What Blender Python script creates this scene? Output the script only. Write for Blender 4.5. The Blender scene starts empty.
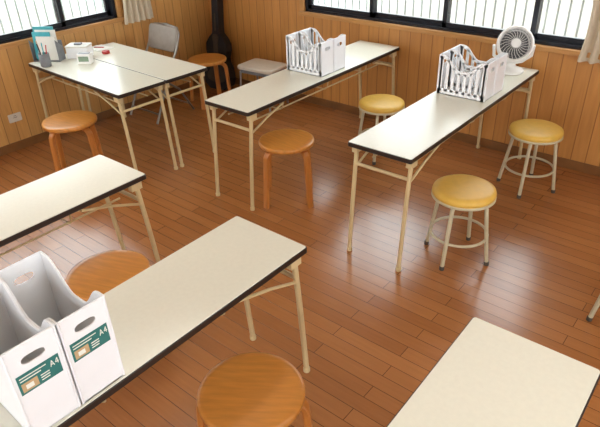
import bpy, math, random
from mathutils import Vector, Matrix
random.seed(4)
S=bpy.context.scene
COL=bpy.context.collection
# ---------------------------------------------------------------- materials
def lin(c):
    return tuple(((x/255)/12.92 if x/255<=.04045 else ((x/255+.055)/1.055)**2.4) for x in c)+(1,)
def mat(name,c,rough=.5,metal=0,var=.12,scale=20,stretch=(1,1,1),bump=0,coat=0,sss=0):
    m=bpy.data.materials.new(name); m.use_nodes=True; nt=m.node_tree; b=nt.nodes['Principled BSDF']
    tc=nt.nodes.new('ShaderNodeTexCoord'); mp=nt.nodes.new('ShaderNodeMapping'); mp.inputs['Scale'].default_value=stretch
    nz=nt.nodes.new('ShaderNodeTexNoise'); nz.inputs['Scale'].default_value=scale; nz.inputs['Detail'].default_value=5
    nt.links.new(tc.outputs['Object'],mp.inputs[0]); nt.links.new(mp.outputs[0],nz.inputs['Vector'])
    r=nt.nodes.new('ShaderNodeValToRGB'); L=lin(c)
    r.color_ramp.elements[0].position=.3; r.color_ramp.elements[1].position=.7
    r.color_ramp.elements[0].color=tuple(x*(1-var) for x in L[:3])+(1,)
    r.color_ramp.elements[1].color=tuple(min(1,x*(1+var)) for x in L[:3])+(1,)
    nt.links.new(nz.outputs['Fac'],r.inputs[0]); nt.links.new(r.outputs[0],b.inputs['Base Color'])
    b.inputs['Roughness'].default_value=rough; b.inputs['Metallic'].default_value=metal
    b.inputs['Coat Weight'].default_value=coat
    if bump:
        bp=nt.nodes.new('ShaderNodeBump'); bp.inputs['Strength'].default_value=bump; bp.inputs['Distance'].default_value=.002
        nt.links.new(nz.outputs['Fac'],bp.inputs['Height']); nt.links.new(bp.outputs[0],b.inputs['Normal'])
    return m
M={}
M['top']=mat('laminate_cream',(230,228,213),.24,var=.02,scale=60)
M['edge']=mat('dark_edge_band',(38,26,20),.4)
M['under']=mat('table_underside',(120,95,60),.7)
M['leg']=mat('cream_painted_steel',(204,180,134),.5,var=.05)
M['bracket']=mat('dark_bracket',(60,50,40),.4,.6)
M['wood']=mat('bentwood_birch',(202,134,58),.32,var=.12,scale=9,stretch=(1,7,1),coat=.2)
M['woodleg']=mat('bentwood_leg',(186,116,52),.35,var=.12,scale=9,stretch=(6,6,1))
M['vinyl']=mat('yellow_vinyl',(222,178,78),.42,var=.05,scale=30,bump=.1)
M['stoolleg']=mat('stool_painted_steel',(196,184,152),.45,var=.05)
M['rubber']=mat('rubber_foot',(70,60,50),.8)
M['plastic']=mat('white_polypropylene',(240,241,243),.35,var=.01)
M['teal']=mat('teal_label',(44,112,106),.5)
M['white']=mat('label_white',(235,235,225),.5,var=.02)
M['orange']=mat('label_orange',(190,160,120),.5)
M['fanwhite']=mat('fan_white_plastic',(232,230,226),.35,var=.02)
M['fandark']=mat('fan_dark',(60,62,66),.5)
M['greypad']=mat('grey_vinyl_pad',(150,140,130),.5,var=.08)
M['steel']=mat('chair_steel',(150,145,138),.3,.8)
M['black']=mat('black_fabric',(22,20,22),.6)
M['beige']=mat('beige_plastic',(214,205,190),.5,var=.04)
M['frame']=mat('bronze_aluminium',(30,31,38),.35,.4)
M['sill']=mat('sill_wood',(186,134,76),.4,var=.12,scale=8,stretch=(1,1,10))
M['base']=mat('baseboard_wood',(124,80,40),.4,var=.15,scale=8)
M['curtain']=mat('beige_curtain',(205,190,165),.9,var=.05)
M['fence']=mat('fence_slats',(222,230,230),.6,var=.04,scale=4)
M['fenceback']=mat('fence_backing',(190,200,200),.7,var=.05,scale=2)
M['ground']=mat('outside_ground',(160,162,160),.9,var=.12,scale=6)
M['ceil']=mat('ceiling_board',(225,215,195),.9,var=.03)
M['blue']=mat('turquoise_folder',(70,165,175),.4)
M['red']=mat('red_plastic',(180,50,45),.4)
M['paper']=mat('paper',(225,222,214),.8,var=.03)
M['lcd']=mat('lcd_panel',(120,140,118),.25)
M['greyp']=mat('grey_plastic',(120,122,125),.4)
M['lamp']=mat('fill_fixture_white',(240,240,240),.5,var=.01)  # body of the added fill fixtures

def wallmat(name,c,axis):
    m=bpy.data.materials.new(name); m.use_nodes=True; nt=m.node_tree; b=nt.nodes['Principled BSDF']; N=nt.nodes.new; K=nt.links.new
    tc=N('ShaderNodeTexCoord'); sp=N('ShaderNodeSeparateXYZ'); K(tc.outputs['Object'],sp.inputs[0])
    dv=N('ShaderNodeMath'); dv.operation='DIVIDE'; K(sp.outputs[axis],dv.inputs[0]); dv.inputs[1].default_value=.10
    fr=N('ShaderNodeMath'); fr.operation='FRACT'; K(dv.outputs[0],fr.inputs[0])
    lt=N('ShaderNodeMath'); lt.operation='LESS_THAN'; K(fr.outputs[0],lt.inputs[0]); lt.inputs[1].default_value=.06
    fl=N('ShaderNodeMath'); fl.operation='FLOOR'; K(dv.outputs[0],fl.inputs[0])
    wn=N('ShaderNodeTexWhiteNoise'); wn.noise_dimensions='1D'; K(fl.outputs[0],wn.inputs['W'])
    mp=N('ShaderNodeMapping'); mp.inputs['Scale'].default_value=(14,14,1.2); K(tc.outputs['Object'],mp.inputs[0])
    nz=N('ShaderNodeTexNoise'); nz.inputs['Scale'].default_value=3; nz.inputs['Detail'].default_value=6; K(mp.outputs[0],nz.inputs['Vector'])
    ad=N('ShaderNodeMath'); ad.operation='MULTIPLY_ADD'; K(wn.outputs['Value'],ad.inputs[0]); ad.inputs[1].default_value=.3; K(nz.outputs['Fac'],ad.inputs[2])
    r=N('ShaderNodeValToRGB'); L=lin(c); r.color_ramp.elements[0].position=.3; r.color_ramp.elements[1].position=1.05
    r.color_ramp.elements[0].color=(L[0]*.84,L[1]*.80,L[2]*.76,1); r.color_ramp.elements[1].color=(L[0]*1.15,L[1]*1.15,L[2]*1.15,1)
    K(ad.outputs[0],r.inputs[0])
    mx=N('ShaderNodeMix'); mx.data_type='RGBA'; K(lt.outputs[0],mx.inputs[0]); K(r.outputs[0],mx.inputs[6]); mx.inputs[7].default_value=(L[0]*.5,L[1]*.45,L[2]*.4,1)
    K(mx.outputs[2],b.inputs['Base Color']); b.inputs['Roughness'].default_value=.45
    bp=N('ShaderNodeBump'); bp.invert=True; bp.inputs['Strength'].default_value=.5; bp.inputs['Distance'].default_value=.004
    K(lt.outputs[0],bp.inputs['Height']); K(bp.outputs[0],b.inputs['Normal'])
    return m
M['wall_x']=wallmat('panelling_back_shaded',(190,132,68),0)  # same boards as the left wall, backlit shade put into the colour
M['wall_y']=wallmat('panelling_left',(200,150,86),1)
def floormat():
    m=bpy.data.materials.new('plank_floor'); m.use_nodes=True; nt=m.node_tree; b=nt.nodes['Principled BSDF']; N=nt.nodes.new; K=nt.links.new
    tc=N('ShaderNodeTexCoord')
    br=N('ShaderNodeTexBrick'); K(tc.outputs['Object'],br.inputs['Vector'])
    br.inputs['Scale'].default_value=1; br.inputs['Brick Width'].default_value=.9; br.inputs['Row Height'].default_value=.076
    br.inputs['Mortar Size'].default_value=.0017; br.inputs['Mortar Smooth'].default_value=.2; br.offset=.37; br.offset_frequency=2
    a=lin((174,114,64)); c=lin((156,99,54)); br.inputs['Color1'].default_value=a; br.inputs['Color2'].default_value=c; br.inputs['Mortar'].default_value=lin((86,52,30))
    mp=N('ShaderNodeMapping'); mp.inputs['Scale'].default_value=(1.5,22,1); K(tc.outputs['Object'],mp.inputs[0])
    nz=N('ShaderNodeTexNoise'); nz.inputs['Scale'].default_value=3; nz.inputs['Detail'].default_value=6; K(mp.outputs[0],nz.inputs['Vector'])
    r=N('ShaderNodeValToRGB'); r.color_ramp.elements[0].position=.3; r.color_ramp.elements[1].position=.75
    r.color_ramp.elements[0].color=(.9,.89,.88,1); r.color_ramp.elements[1].color=(1.05,1.05,1.05,1); K(nz.outputs['Fac'],r.inputs[0])
    mx=N('ShaderNodeMix'); mx.data_type='RGBA'; mx.blend_type='MULTIPLY'; mx.inputs[0].default_value=1
    K(br.outputs['Color'],mx.inputs[6]); K(r.outputs[0],mx.inputs[7]); K(mx.outputs[2],b.inputs['Base Color'])
    rr=N('ShaderNodeMapRange'); K(nz.outputs['Fac'],rr.inputs[0]); rr.inputs[3].default_value=.19; rr.inputs[4].default_value=.29; K(rr.outputs[0],b.inputs['Roughness'])
    b.inputs['Coat Weight'].default_value=.5; b.inputs['Coat Roughness'].default_value=.2
    bp=N('ShaderNodeBump'); bp.invert=True; bp.inputs['Strength'].default_value=.4; bp.inputs['Distance'].default_value=.002; K(br.outputs['Fac'],bp.inputs['Height']); K(bp.outputs[0],b.inputs['Normal'])
    return m
M['floor']=floormat()
def glassmat():
    m=bpy.data.materials.new('window_glass'); m.use_nodes=True; nt=m.node_tree; nt.nodes.clear(); N=nt.nodes.new; K=nt.links.new
    o=N('ShaderNodeOutputMaterial'); mx=N('ShaderNodeMixShader'); t=N('ShaderNodeBsdfTransparent'); g=N('ShaderNodeBsdfGlossy'); g.inputs['Roughness'].default_value=.05
    t.inputs['Color'].default_value=(.95,.97,.96,1); mx.inputs[0].default_value=.05
    K(t.outputs[0],mx.inputs[1]); K(g.outputs[0],mx.inputs[2]); K(mx.outputs[0],o.inputs[0]); return m
M['glass']=glassmat()

# ---------------------------------------------------------------- mesh builder
class B:
    def __init__(s): s.v=[];s.f=[];s.m=[];s.sm=[];s.mats=[];s.T=Matrix.Identity(4)
    def mi(s,k):
        if k not in s.mats: s.mats.append(k)
        return s.mats.index(k)
    def add(s,vs,fs,k,smooth=False,T=None):
        o=len(s.v); T=s.T@T if T is not None else s.T
        s.v+= [tuple(T@Vector(p)) for p in vs]; i=s.mi(k)
        for f in fs: s.f.append([o+j for j in f]); s.m.append(i); s.sm.append(smooth)
    def box(s,x0,x1,y0,y1,z0,z1,k,T=None):
        vs=[(x,y,z) for x in(x0,x1) for y in(y0,y1) for z in(z0,z1)]
        s.add(vs,[(0,1,3,2),(4,6,7,5),(0,4,5,1),(2,3,7,6),(0,2,6,4),(1,5,7,3)],k,T=T)
    def rbox(s,x0,x1,y0,y1,z0,z1,k,r=.02,c=.003,T=None,n=5,smooth=False):
        def ring(ins,z):
            out=[]; rr=max(r-ins,.0005)
            for (cx,cy,a0) in ((x1-r,y1-r,0),(x0+r,y1-r,90),(x0+r,y0+r,180),(x1-r,y0+r,270)):
                for i in range(n+1):
                    a=math.radians(a0+90*i/n); out.append((cx+rr*math.cos(a),cy+rr*math.sin(a),z))
            return out
        rings=[ring(c,z0),ring(0,z0+c),ring(0,z1-c),ring(c,z1)]; s.loft(rings,k,smooth,T=T)
    def loft(s,rings,k,smooth=True,cap=True,closed=True,T=None,ringclosed=False):
        n=len(rings[0]); vs=[p for r in rings for p in r]; fs=[]
        R=len(rings); rng=R if ringclosed else R-1
        for i in range(rng):
            a=i*n; b=((i+1)%R)*n
            for j in range(n if closed else n-1):
                j2=(j+1)%n; fs.append((a+j,a+j2,b+j2,b+j))
        s.add(vs,fs,k,smooth,T)
        if cap and not ringclosed:
            s.add(rings[0],[tuple(range(n))[::-1]],k,False,T); s.add(rings[-1],[tuple(range(n))],k,False,T)
    def tube(s,pts,r,k,n=10,closed=False,T=None):
        P=[Vector(p) for p in pts]; rings=[]; N=len(P); up=None
        for i in range(N):
            if closed: d=(P[(i+1)%N]-P[i-1]).normalized()
            else: d=(P[min(i+1,N-1)]-P[max(i-1,0)]).normalized()
            if up is None:
                up=Vector((0,0,1)) if abs(d.z)<.9 else Vector((1,0,0))
            u=(up-d*up.dot(d)).normalized(); w=d.cross(u); up=u
            rings.append([tuple(P[i]+(u*math.cos(2*math.pi*j/n)+w*math.sin(2*math.pi*j/n))*r) for j in range(n)])
        s.loft(rings,k,True,cap=not closed,T=T,ringclosed=closed)
    def lathe(s,prof,k,n=40,T=None,smooth=True):
        rings=[[(r*math.cos(2*math.pi*j/n),r*math.sin(2*math.pi*j/n),z) for j in range(n)] for r,z in prof]
        s.loft(rings,k,smooth,T=T)
    def torus(s,R,r,z,k,n=40,T=None,m=8):
        s.tube([(R*math.cos(2*math.pi*j/n),R*math.sin(2*math.pi*j/n),z) for j in range(n)],r,k,m,True,T)
    def ribbon(s,path,w,t,k,T=None):
        rings=[]
        for i,(x,z) in enumerate(path):
            a=path[max(i-1,0)]; b=path[min(i+1,len(path)-1)]; dx,dz=b[0]-a[0],b[1]-a[1]; l=math.hypot(dx,dz); nx,nz=-dz/l,dx/l
            c=.004
            rings.append([(x+nx*t/2,-w/2+c,z+nz*t/2),(x+nx*t/2,w/2-c,z+nz*t/2),(x+nx*(t/2-c),w/2,z+nz*(t/2-c)),(x-nx*(t/2-c),w/2,z-nz*(t/2-c)),
              (x-nx*t/2,w/2-c,z-nz*t/2),(x-nx*t/2,-w/2+c,z-nz*t/2),(x-nx*(t/2-c),-w/2,z-nz*(t/2-c)),(x+nx*(t/2-c),-w/2,z+nz*(t/2-c))])
        s.loft(rings,k,False,T=T)
    def prism(s,poly,t,k,T=None):
        n=len(poly); vs=[(x,-t/2,z) for x,z in poly]+[(x,t/2,z) for x,z in poly]
        fs=[tuple(range(n)),tuple(range(n,2*n))[::-1]]+[(i,n+i,n+(i+1)%n,(i+1)%n) for i in range(n)]
        s.add(vs,fs,k,False,T)
    def holeplate(s,w,h,t,hw,hh,hz,k,T=None):
        ang=sorted(set([2*math.pi*i/32 for i in range(32)]+[math.atan2(z-hz,y)%(2*math.pi) for y in(-w/2,w/2) for z in(0,h)]))
        outer=[];inner=[]
        for a in ang:
            c,sn=math.cos(a),math.sin(a)
            tt=min([x for x in ((w/2)/abs(c) if abs(c)>1e-6 else 9,((h-hz)/sn if sn>1e-6 else (hz/-sn if sn<-1e-6 else 9)))])
            outer.append((c*tt,hz+sn*tt))
            r=1/((abs(c)/(hw/2))**3+(abs(sn)/(hh/2))**3)**(1/3); inner.append((c*r,hz+sn*r))
        rings=[[(x,y,z) for y,z in q] for x,q in ((0,outer),(0,inner),(t,inner),(t,outer))]
        s.loft(rings,k,False,cap=False,ringclosed=True,T=T)
    def obj(s,name,loc=(0,0,0),rot=0,bevel=0):
        me=bpy.data.meshes.new(name); me.from_pydata(s.v,[],s.f)
        for k in s.mats: me.materials.append(M[k])
        for p,i,sm in zip(me.polygons,s.m,s.sm): p.material_index=i; p.use_smooth=sm
        import bmesh
        bm=bmesh.new(); bm.from_mesh(me); bmesh.ops.recalc_face_normals(bm,faces=bm.faces); bm.to_mesh(me); bm.free()
        o=bpy.data.objects.new(name,me); COL.objects.link(o); o.location=loc; o.rotation_euler=(0,0,math.radians(rot))
        if bevel:
            md=o.modifiers.new('bev','BEVEL'); md.width=bevel; md.segments=2; md.limit_method='ANGLE'
        return o
def Rz(d): return Matrix.Rotation(math.radians(d),4,'Z')
def Rx(d): return Matrix.Rotation(math.radians(d),4,'X')
def Ry(d): return Matrix.Rotation(math.radians(d),4,'Y')
def Tr(x,y,z): return Matrix.Translation((x,y,z))

# ---------------------------------------------------------------- room
XW,YW=-4.69,4.17; XE,YS=2.3,-2.6; ZC=2.5; T=.12
b=B(); b.box(XW-T,XE+T,YS-T,YW+T,-.1,0,'floor'); b.obj('floor')
b=B(); b.box(XW-T,XE+T,YS-T,YW+T,ZC,ZC+.1,'ceil'); b.obj('ceiling')
def wall(name,axis,c0,c1,u0,u1,ops,k):
    b=B(); 
    def bx(a,bb,z0,z1):
        if bb-a<1e-4: return
        if axis=='x': b.box(c0,c1,a,bb,z0,z1,k)
        else: b.box(a,bb,c0,c1,z0,z1,k)
    cur=u0
    for (a,bb,z0,z1) in ops:
        bx(cur,a,0,ZC); bx(a,bb,0,z0); bx(a,bb,z1,ZC); cur=bb
    bx(cur,u1,0,ZC); return b.obj(name)
ZW0,ZW1=.86,1.95
wall('wall_left','x',XW-T,XW,YS-T,YW+T,[(.30,3.06,ZW0,ZW1)],'wall_y')
wall('wall_back','y',YW,YW+T,XW,XE,[(-3.39,-.66,ZW0,ZW1)],'wall_x')
wall('wall_right','x',XE,XE+T,YS-T,YW+T,[(-1.6,2.9,.8,2.1)],'wall_y')  # unseen wall; large opening added to let in fill light
wall('wall_front','y',YS-T,YS,XW,XE,[(-3.6,1.2,.8,2.1)],'wall_x')  # opening in this unseen wall made up to admit sky light
b=B(); b.box(XW,XW+.015,YS,YW,0,.07,'base'); b.obj('baseboard_left',bevel=.003)
b=B(); b.box(XW+.015,XE,YW-.015,YW,0,.07,'base'); b.obj('baseboard_back',bevel=.003)
def window(name,horiz,c,u0,u1,divs,z0,z1):
    b=B()
    def bx(a,bb,d0,d1,za,zb,k):
        if horiz: b.box(a,bb,c+d0,c+d1,za,zb,k)
        else: b.box(c-d1,c-d0,a,bb,za,zb,k)
    bx(u0,u1,.0,.09,z0,z0+.022,'frame'); bx(u0,u1,.0,.09,z1-.03,z1,'frame')
    bx(u0,u0+.03,.0,.09,z0,z1,'frame'); bx(u1-.03,u1,.0,.09,z0,z1,'frame')
    ed=[u0]+divs+[u1]
    for i in range(len(ed)-1):
        off=.015 if i%2==0 else .05
        a,bb=ed[i]+(.03 if i==0 else -.018),ed[i+1]-(.03 if i==len(ed)-2 else -.018)
        za,zb=z0+.022,z1-.03
        bx(a,a+.036,off,off+.028,za,zb,'frame'); bx(bb-.036,bb,off,off+.028,za,zb,'frame')
        bx(a,bb,off,off+.028,za,za+.038,'frame'); bx(a,bb,off,off+.028,zb-.05,zb,'frame')
        bx(a+.03,bb-.03,off+.012,off+.016,za+.032,zb-.04,'glass')
    b.obj(name)
window('window_1',False,XW,.30,3.06,[.98,1.75,2.54],ZW0,ZW1)
window('window_2',True,YW,-3.39,-.66,[-2.69,-2.02,-1.34],ZW0,ZW1)
def trimset(i,horiz,c,u0,u1,z0,z1):
    b=B()
    for (a,bb,za,zb,d) in ((u0-.05,u1+.05,z0-.035,z0,.035),(u0-.05,u1+.05,z1,z1+.04,.02),(u0-.05,u0,z0,z1,.02),(u1,u1+.05,z0,z1,.02)):
        if horiz: b.box(a,bb,c-d,c,za,zb,'sill')
        else: b.box(c,c+d,a,bb,za,zb,'sill')
    b.obj('trim_%d'%i,bevel=.003)
trimset(1,False,XW,.30,3.06,ZW0,ZW1); trimset(2,True,YW,-3.39,-.66,ZW0,ZW1)
# outside: low slatted fences a couple of metres away, pale ground
b=B()
x=-7.5
while x<3:
    b.box(x,x+.088,YW+2.1,YW+2.125,-.12,1.1,'fence'); x+=.11
b.box(-7.5,3,YW+2.13,YW+2.15,-.12,1.1,'fenceback')  # pale panel added behind the slats so the gaps look bright
b.obj('slat_fence')
b=B(); y=-3
while y<6.2:
    b.box(XW-2.125,XW-2.1,y,y+.088,-.12,1.1,'fence'); y+=.11
b.box(XW-2.15,XW-2.13,-3,6.2,-.12,1.1,'fenceback')  # added pale panel, brightens the gaps on this side too
b.obj('slat_fence')
b=B(); b.box(-14,14,-14,14,-.3,-.12,'ground'); b.obj('ground')
def curtain(name,horiz,c,u0,u1,z0,z1,waves):
    b=B(); n=waves*8; rings=[]
    for j in range(9):
        z=z0+(z1-z0)*j/8; pin=1-.12*math.sin(math.pi*min(1,j/3))
        row=[]
        um=(u0+u1)/2
        for side in (1,-1):
            rng=range(n+1) if side==1 else range(n,-1,-1)
            for i in rng:
                u=um+(u0+(u1-u0)*i/n-um)*pin; d=.05+.028*math.sin(2*math.pi*waves*i/n+.4*math.sin(j))+side*.0025
                row.append((u,c-d,z) if horiz else (c+d,u,z))
        rings.append(row)
    b.loft(rings,'curtain',True); b.obj(name)
curtain('curtain',False,XW,3.09,3.42,.80,2.2,5)
curtain('curtain',True,YW,-.99,-.55,.80,2.2,6)
b=B(); b.rbox(-.035,.035,-.055,.055,0,.008,'beige',.006,.002,n=3); b.box(-.004,-.001,-.018,.018,.008,.0095,'edge') ; b.box(-.018,-.015,-.01,.01,.008,.0095,'edge')
o=b.obj('wall_outlet',(XW,1.91,.27)); o.rotation_euler=(0,math.radians(90),0)

# ---------------------------------------------------------------- tables
W=.393
def table(loc,rot,L,name='folding_table'):
    b=B(); H=.7
    b.rbox(0,W,0,L,H-.028,H-.003,'edge',.012,.002)
    b.rbox(.004,W-.004,.004,L-.004,H-.004,H,'top',.010,.0012)
    b.box(.03,W-.03,.05,L-.05,H-.045,H-.027,'under')
    for e,sg in ((0,1),(L,-1)):
        def Y(d): return e+sg*d
        for x in (.028,W-.028):
            b.tube([(x,Y(.055),H-.045),(x,Y(.03),H-.3),(x,Y(.0),.012)],.0125,'leg',8)
            b.lathe([(.015,0),(.016,.004),(.016,.02),(.0125,.022)],'leg',12,T=Tr(x,Y(0),0))
            b.tube([(x,Y(.05),H-.16),(x,Y(.2),H-.1),(x,Y(.36),H-.05)],.007,'leg',6)
            b.box(x-.016,x+.016,min(Y(.03),Y(.09)),max(Y(.03),Y(.09)),H-.07,H-.03,'leg')
        b.tube([(.028,Y(.045),H-.14),(W-.028,Y(.045),H-.14)],.010,'leg',8)
        b.tube([(.05,Y(.36),H-.055),(W-.05,Y(.36),H-.055)],.008,'leg',6)
    for x in (.09,W-.09): b.tube([(x,.12,H-.115),(x,L-.12,H-.115)],.006,'leg',6)
    for y in (.40,L/2,L-.40):
        b.tube([(.06,y,H-.04),(.07,y,H-.105),(.09,y,H-.121),(W-.09,y,H-.121),(W-.07,y,H-.105),(W-.06,y,H-.04)],.005,'leg',6)
    return b.obj(name,loc,rot)
table((-2.746,2.314,0),0,1.8)
table((-1.614,2.317,0),0,1.8)
table((-1.563,1.413-1.8,0),-.3,1.8)
table((-2.576,1.426-1.8,0),.3,1.8)
table((-.467,1.425-1.8,0),.5,1.8)
ta=-1.95; c,s_=math.cos(math.radians(ta)),math.sin(math.radians(ta))
for i in range(2):
    ly=i*(W+.004)
    table((-3.30-s_*ly,2.045+c*ly,0),90+ta,1.28)

# ---------------------------------------------------------------- stools
def wood_stool(x,y,rot=0,R=.185,h=.44):
    b=B()
    b.lathe([(.001,h-.034),(R-.012,h-.034),(R-.003,h-.030),(R,h-.022),(R,h-.010),(R-.003,h-.004),(R-.012,h-.0005),(R-.03,h),(.001,h)],'wood',56)
    path=[(.06,h-.046),(.115,h-.046)]
    for i in range(7):
        a=math.radians(90-15*i*.96); path.append((.135+.052*math.cos(a),h-.098+.052*math.sin(a)))
    path+=[(.20,.15),(.212,.0)]
    for q in range(4): b.ribbon(path,.042,.024,'woodleg',T=Rz(q*90))
    return b.obj('wooden_stool',(x,y,0),rot)
def round_stool(x,y,rot=0,R=.172,h=.45):
    b=B()
    prof=[(.001,h-.05),(R-.02,h-.05),(R-.008,h-.046),(R,h-.034),(R,h-.022),(R-.004,h-.010),(R-.016,h-.003),(R-.04,h),(.001,h+.003)]
    b.lathe(prof,'vinyl',56)
    b.lathe([(R-.006,h-.056),(R+.0015,h-.054),(R+.0015,h-.042),(R-.004,h-.040)],'stoolleg',56)
    for q in range(4):
        b.tube([(.05,0,h-.062),(.10,0,h-.062),(.125,0,h-.070),(.138,0,h-.095),(.152,0,h-.2),(.185,0,.012)],.0115,'stoolleg',10,T=Rz(q*90))
        b.lathe([(.013,0),(.014,.003),(.014,.022),(.012,.024)],'rubber',12,T=Rz(q*90)@Tr(.186,0,0))
    b.torus(.158,.008,.16,'stoolleg',48)
    return b.obj('round_stool',(x,y,0),rot)
wood_stool(-3.84,1.94,10,R=.195)
wood_stool(-2.30,2.60,-6)
wood_stool(-1.017,.909,35)
wood_stool(-1.992,1.006,20)
wood_stool(-4.175,3.62,25)
round_stool(-2.16,3.55,20)
round_stool(-1.065,2.655,2)
round_stool(-1.046,3.70,8)
round_stool(-.10,2.53,0)

# ---------------------------------------------------------------- file boxes
def file_box(x,y,z,rot=0,label=True,name='file_box',D=.32,Wd=.138,H=.295,slats=False,dip=.085):
    b=B(); t=.004
    b.box(-D,0,-Wd/2,Wd/2,0,t,'plastic')
    b.holeplate(Wd,H,t,.062,.026,H-.05,'plastic',T=Tr(-t,0,0))
    b.holeplate(Wd,H+.01,t,.062,.028,H-.045,'plastic',T=Tr(-D,0,0))
    def ztop(u):
        if u<.08: return H
        if u<.40: q=(u-.08)/.32; return H-dip*(.5-.5*math.cos(math.pi*q))
        if u<.55: return H-dip
        if u<.9: q=(u-.55)/.35; return H-dip+(dip+.01)*(.5-.5*math.cos(math.pi*q))
        return H+.01
    top=[(-D*i/24,ztop(i/24)) for i in range(25)]
    for sd in (-1,1):
        yy=sd*(Wd/2-t/2)
        if not slats:
            b.prism([(-D,0.0),(0,0.0)]+top,t,'plastic',T=Tr(0,yy,0))
        else:
            b.box(-D,0,yy-t/2,yy+t/2,0,.035,'plastic')
            b.prism([(px,pz-.022) for px,pz in top[::-1]]+top,t,'plastic',T=Tr(0,yy,0))
            n=8
            for i in range(n):
                u=(i+.5)/n; b.box(-D*u-.010,-D*u+.010,yy-t/2,yy+t/2,.02,ztop(u)-.012,'plastic')
            b.box(-.022,0,yy-t/2,yy+t/2,0,H-.004,'plastic'); b.box(-D,-D+.022,yy-t/2,yy+t/2,0,H+.004,'plastic')
    for sd in (-1,1):
        b.tube([(px,sd*(Wd/2),pz) for px,pz in top],.0035,'plastic',6)
        b.tube([(0,sd*(Wd/2-.002),.002),(0,sd*(Wd/2-.002),H)],.004,'plastic',6)
        b.tube([(-D,sd*(Wd/2-.002),.002),(-D,sd*(Wd/2-.002),H+.01)],.004,'plastic',6)
    b.tube([(0,-Wd/2+.002,H),(0,Wd/2-.002,H)],.004,'plastic',6); b.tube([(-D,-Wd/2+.002,H+.01),(-D,Wd/2-.002,H+.01)],.004,'plastic',6)
    if label:
        z0=H-.145; L0=.0005
        b.box(L0,L0+.001,-.056,.056,z0,z0+.062,'teal')
        b.box(L0+.001,L0+.0016,-.050,-.008,z0+.006,z0+.034,'orange')
        b.box(L0+.0016,L0+.002,-.040,-.020,z0+.012,z0+.026,'white',T=None)
        for k2,(a,bb,zz) in enumerate(((-.050,.02,.050),(-.050,.005,.041),(0,.024,.026),(0,.024,.018),(0,.022,.010))):
            b.box(L0+.001,L0+.0016,a,bb,z0+zz,z0+zz+.003,'white')
        def bar(y0,z0_,y1,z1_):
            b.tube([(L0+.0012,y0,z0_),(L0+.0012,y1,z1_)],.0012,'white',5)
        zc=z0+.034
        bar(.030,zc,.035,zc+.018); bar(.035,zc+.018,.040,zc); bar(.032,zc+.006,.038,zc+.006)
        bar(.050,zc,.050,zc+.018); bar(.050,zc+.018,.044,zc+.006); bar(.044,zc+.006,.053,zc+.006)
    return b.obj(name,(x,y,z),rot)
ZT=.7005
file_box(-1.178,.497,ZT); file_box(-1.180,.352,ZT,-1)
for xx,yy in ((-2.40,3.19),(-2.40,3.335),(-1.27,3.35),(-1.27,3.495)):
    file_box(xx,yy,ZT,0,False,H=.235,slats=True,dip=.075)

# ---------------------------------------------------------------- fan
b=B()
b.lathe([(.001,0),(.085,0),(.09,.004),(.09,.014),(.078,.024),(.04,.032),(.03,.05),(.028,.085),(.001,.085)],'fanwhite',36)
for sd in (-1,1):
    b.tube([(0,0,.06),(sd*.07,0,.075),(sd*.125,0,.115),(sd*.132,0,.185)],.011,'fanwhite',8)
Hd=Tr(0,0,.185)@Rx(62)
b.lathe([(.001,-.075),(.05,-.075),(.09,-.055),(.115,-.02),(.122,.015),(.122,.045),(.112,.055),(.104,.05),(.104,.01),(.06,-.02),(.001,-.02)],'fanwhite',44,T=Hd)
b.lathe([(.001,.0),(.103,.0),(.103,.003),(.001,.003)],'fandark',40,T=Hd)
for r in (.035,.05,.065,.08,.094): b.torus(r,.0016,.05+.012*(1-r/.1),'greyp',36,T=Hd,m=5)
for q in range(24):
    a0=q*15; b.tube([(.028*math.cos(math.radians(a0)),.028*math.sin(math.radians(a0)),.062),(.07*math.cos(math.radians(a0+10)),.07*math.sin(math.radians(a0+10)),.056),(.106*math.cos(math.radians(a0+22)),.106*math.sin(math.radians(a0+22)),.05)],.0017,'fanwhite',5,T=Hd)
b.lathe([(.001,.055),(.030,.055),(.032,.060),(.026,.068),(.001,.070)],'fanwhite',28,T=Hd)
b.obj('desk_fan',(-1.375,3.96,ZT),30)
# ---------------------------------------------------------------- folding chair (faces the desks, -y)
b=B()
for sx in (-1,1):
    x=.2*sx
    b.tube([(x,-.22,.012),(x,-.02,.40),(x,.12,.62),(x*.96,.17,.74),(x*.8,.185,.785),(0,.19,.80)],.011,'steel',8)
    b.tube([(x*.9,.24,.012),(x*.9,.10,.25),(x*.9,-.12,.42)],.010,'steel',8)
b.tube([(-.2,-.18,.09),(.2,-.18,.09)],.008,'steel',8); b.tube([(-.18,.2,.08),(.18,.2,.08)],.008,'steel',8)
b.rbox(-.19,.19,-.20,.17,.415,.45,'greypad',.05,.01,smooth=True)
b.rbox(-.195,.195,-.11,.11,-.014,.014,'greypad',.04,.008,T=Tr(0,.135,.69)@Rx(75),smooth=True)
b.obj('folding_chair',(-4.33,3.12,0),0)
# ---------------------------------------------------------------- low beige stool by the back wall
b=B()
b.rbox(-.2,.2,-.15,.15,.365,.40,'beige',.04,.008)
b.rbox(-.18,.18,-.13,.13,.33,.366,'greyp',.03,.004)
for sx in (-1,1):
    b.tube([(.17*sx,-.12,.34),(.18*sx,-.14,.012)],.010,'steel',8); b.tube([(.17*sx,.12,.34),(.18*sx,.14,.012)],.010,'steel',8)
    b.tube([(.176*sx,-.132,.12),(.176*sx,.132,.12)],.007,'steel',6)
b.tube([(-.176,-.13,.16),(.176,-.13,.16)],.007,'steel',6)
b.obj('low_stool',(-3.68,3.86,0),4)
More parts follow.
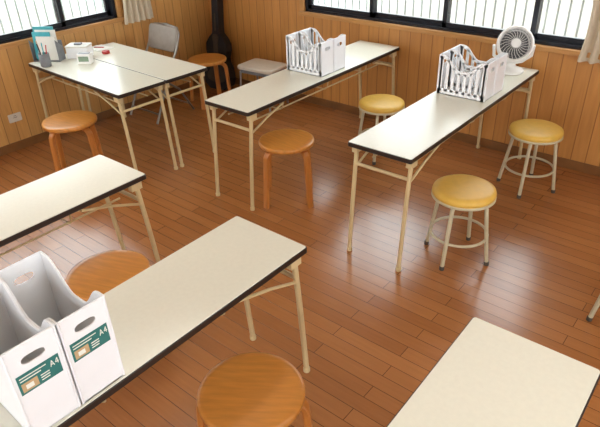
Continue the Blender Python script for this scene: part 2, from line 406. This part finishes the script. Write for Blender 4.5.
# ---------------------------------------------------------------- guitar case in the corner
half=[(0,.0),(.09,.005),(.15,.05),(.17,.13),(.155,.22),(.115,.29),(.11,.33),(.13,.40),(.125,.47),(.085,.53),(.045,.57),(.04,.62),(.038,.90),(.05,.94),(.052,1.02),(.035,1.07),(0,1.075)]
poly=half+[(-x,z) for x,z in half[-2:0:-1]]
b=B(); b.prism(poly,.10,'black')
b.prism([(x*.7,z*.45+.08) for x,z in poly],.012,'rubber',T=Tr(0,-.054,0))
b.tube([(.0,-.05,.60),(.03,-.09,.64),(.03,-.09,.72),(0,-.05,.76)],.008,'rubber',6)
o=b.obj('guitar_case',(-4.40,3.955,.0),0,bevel=.015); o.rotation_euler=(math.radians(-6),0,math.radians(10))
# ---------------------------------------------------------------- desk items
b=B()
b.box(-.11,.11,-.05,.05,0,.006,'greyp')
for x in (-.11,.11): b.prism([(-.05,0),(.05,0),(.05,.10),(-.05,.17)],.004,'greyp',T=Tr(x,0,0)@Rz(90))
b.box(-.11,.11,.046,.05,0,.15,'greyp')
b.box(-.095,.075,-.005,.006,.008,.26,'blue',T=Rx(-6)); b.box(-.10,.05,-.022,-.014,.008,.22,'blue',T=Rx(-6)); b.box(-.08,.09,.014,.024,.008,.235,'paper')
b.box(-.06,.10,-.038,-.03,.008,.19,'paper',T=Rx(-4))
b.obj('folder_rack',(-4.50,2.24,ZT),32)
b=B(); b.lathe([(.001,0),(.038,0),(.04,.003),(.04,.10),(.037,.10),(.037,.004),(.001,.004)],'greyp',28)
for i,(k,dx,dy) in enumerate((('red',.02,.01),('blue',-.02,.012),('edge',.0,-.02),('paper',.015,-.018),('orange',-.02,-.01))):
    b.tube([(dx*.5,dy*.5,.008),(dx*1.7,dy*1.7,.165+.008*i)],.0042,k,7)
b.obj('pen_cup',(-4.36,2.13,ZT))
b=B(); b.rbox(-.09,.09,-.06,.06,0,.085,'plastic',.012,.004); b.rbox(-.093,.093,-.063,.063,.085,.10,'paper',.012,.003)
b.rbox(-.03,.03,-.02,.02,.10,.112,'greyp',.006,.002)
b.obj('storage_box',(-4.37,2.44,ZT),35)
b=B(); b.rbox(-.055,.055,-.035,.035,0,.075,'fanwhite',.008,.003); b.box(-.04,.04,-.0362,-.0352,.02,.06,'lcd'); b.rbox(-.045,.045,-.02,.02,.075,.079,'greyp',.005,.001)
b.obj('digital_clock',(-4.17,2.36,ZT),38)
b=B(); b.lathe([(.012,0),(.03,0),(.032,.003),(.032,.019),(.03,.022),(.012,.022)],'red',24); b.torus(.012,.002,.011,'paper',20)
b.obj('tape_roll',(-4.28,2.62,ZT))
b=B(); b.box(-.10,.10,-.07,.07,0,.004,'paper',T=Rz(12)); b.box(-.09,.09,-.065,.065,.004,.007,'paper',T=Rz(-6)); b.box(-.05,.04,-.004,.004,.0075,.014,'red',T=Rz(30))
b.obj('paper_stack',(-4.46,2.68,ZT),0)

# ---------------------------------------------------------------- lights
for i,(x,y) in enumerate(((-2.6,1.2),(.2,1.2))):
    b=B(); b.rbox(-.1,.1,-.62,.62,ZC-.06,ZC-.001,'lamp',.02,.004); b.obj('fill_fixture',(x,y,0))  # made-up fixture body above the fill light
    ld=bpy.data.lights.new('fill_lamp','AREA'); ld.shape='RECTANGLE'; ld.size=.25; ld.size_y=1.3; ld.energy=13; ld.color=(1,.95,.87)  # soft fill added to brighten the room, not a known source
    lo=bpy.data.objects.new('fill_lamp',ld); lo.location=(x,y,ZC-.08); COL.objects.link(lo)
w=bpy.data.worlds.new('overcast_sky'); S.world=w; w.use_nodes=True
nt=w.node_tree; bg=nt.nodes['Background']; bg.inputs[0].default_value=(.90,.96,1,1); bg.inputs[1].default_value=6.2

# ---------------------------------------------------------------- camera
cd=bpy.data.cameras.new('camera'); co=bpy.data.objects.new('camera',cd); COL.objects.link(co)
f=566.98; a=math.radians(40.2914); p=math.radians(31.1134); r=math.radians(-1.9643)
F=Vector((-math.sin(a)*math.cos(p),math.cos(a)*math.cos(p),-math.sin(p))); R0=Vector((math.cos(a),math.sin(a),0)); U0=R0.cross(F)
R=R0*math.cos(r)+U0*math.sin(r); U=-R0*math.sin(r)+U0*math.cos(r)
co.matrix_world=Matrix(((R[0],U[0],-F[0],0),(R[1],U[1],-F[1],0),(R[2],U[2],-F[2],1.953),(0,0,0,1)))
cd.sensor_width=36; cd.lens=f*36/600; cd.clip_start=.05
S.camera=co
S.view_settings.view_transform='Standard'
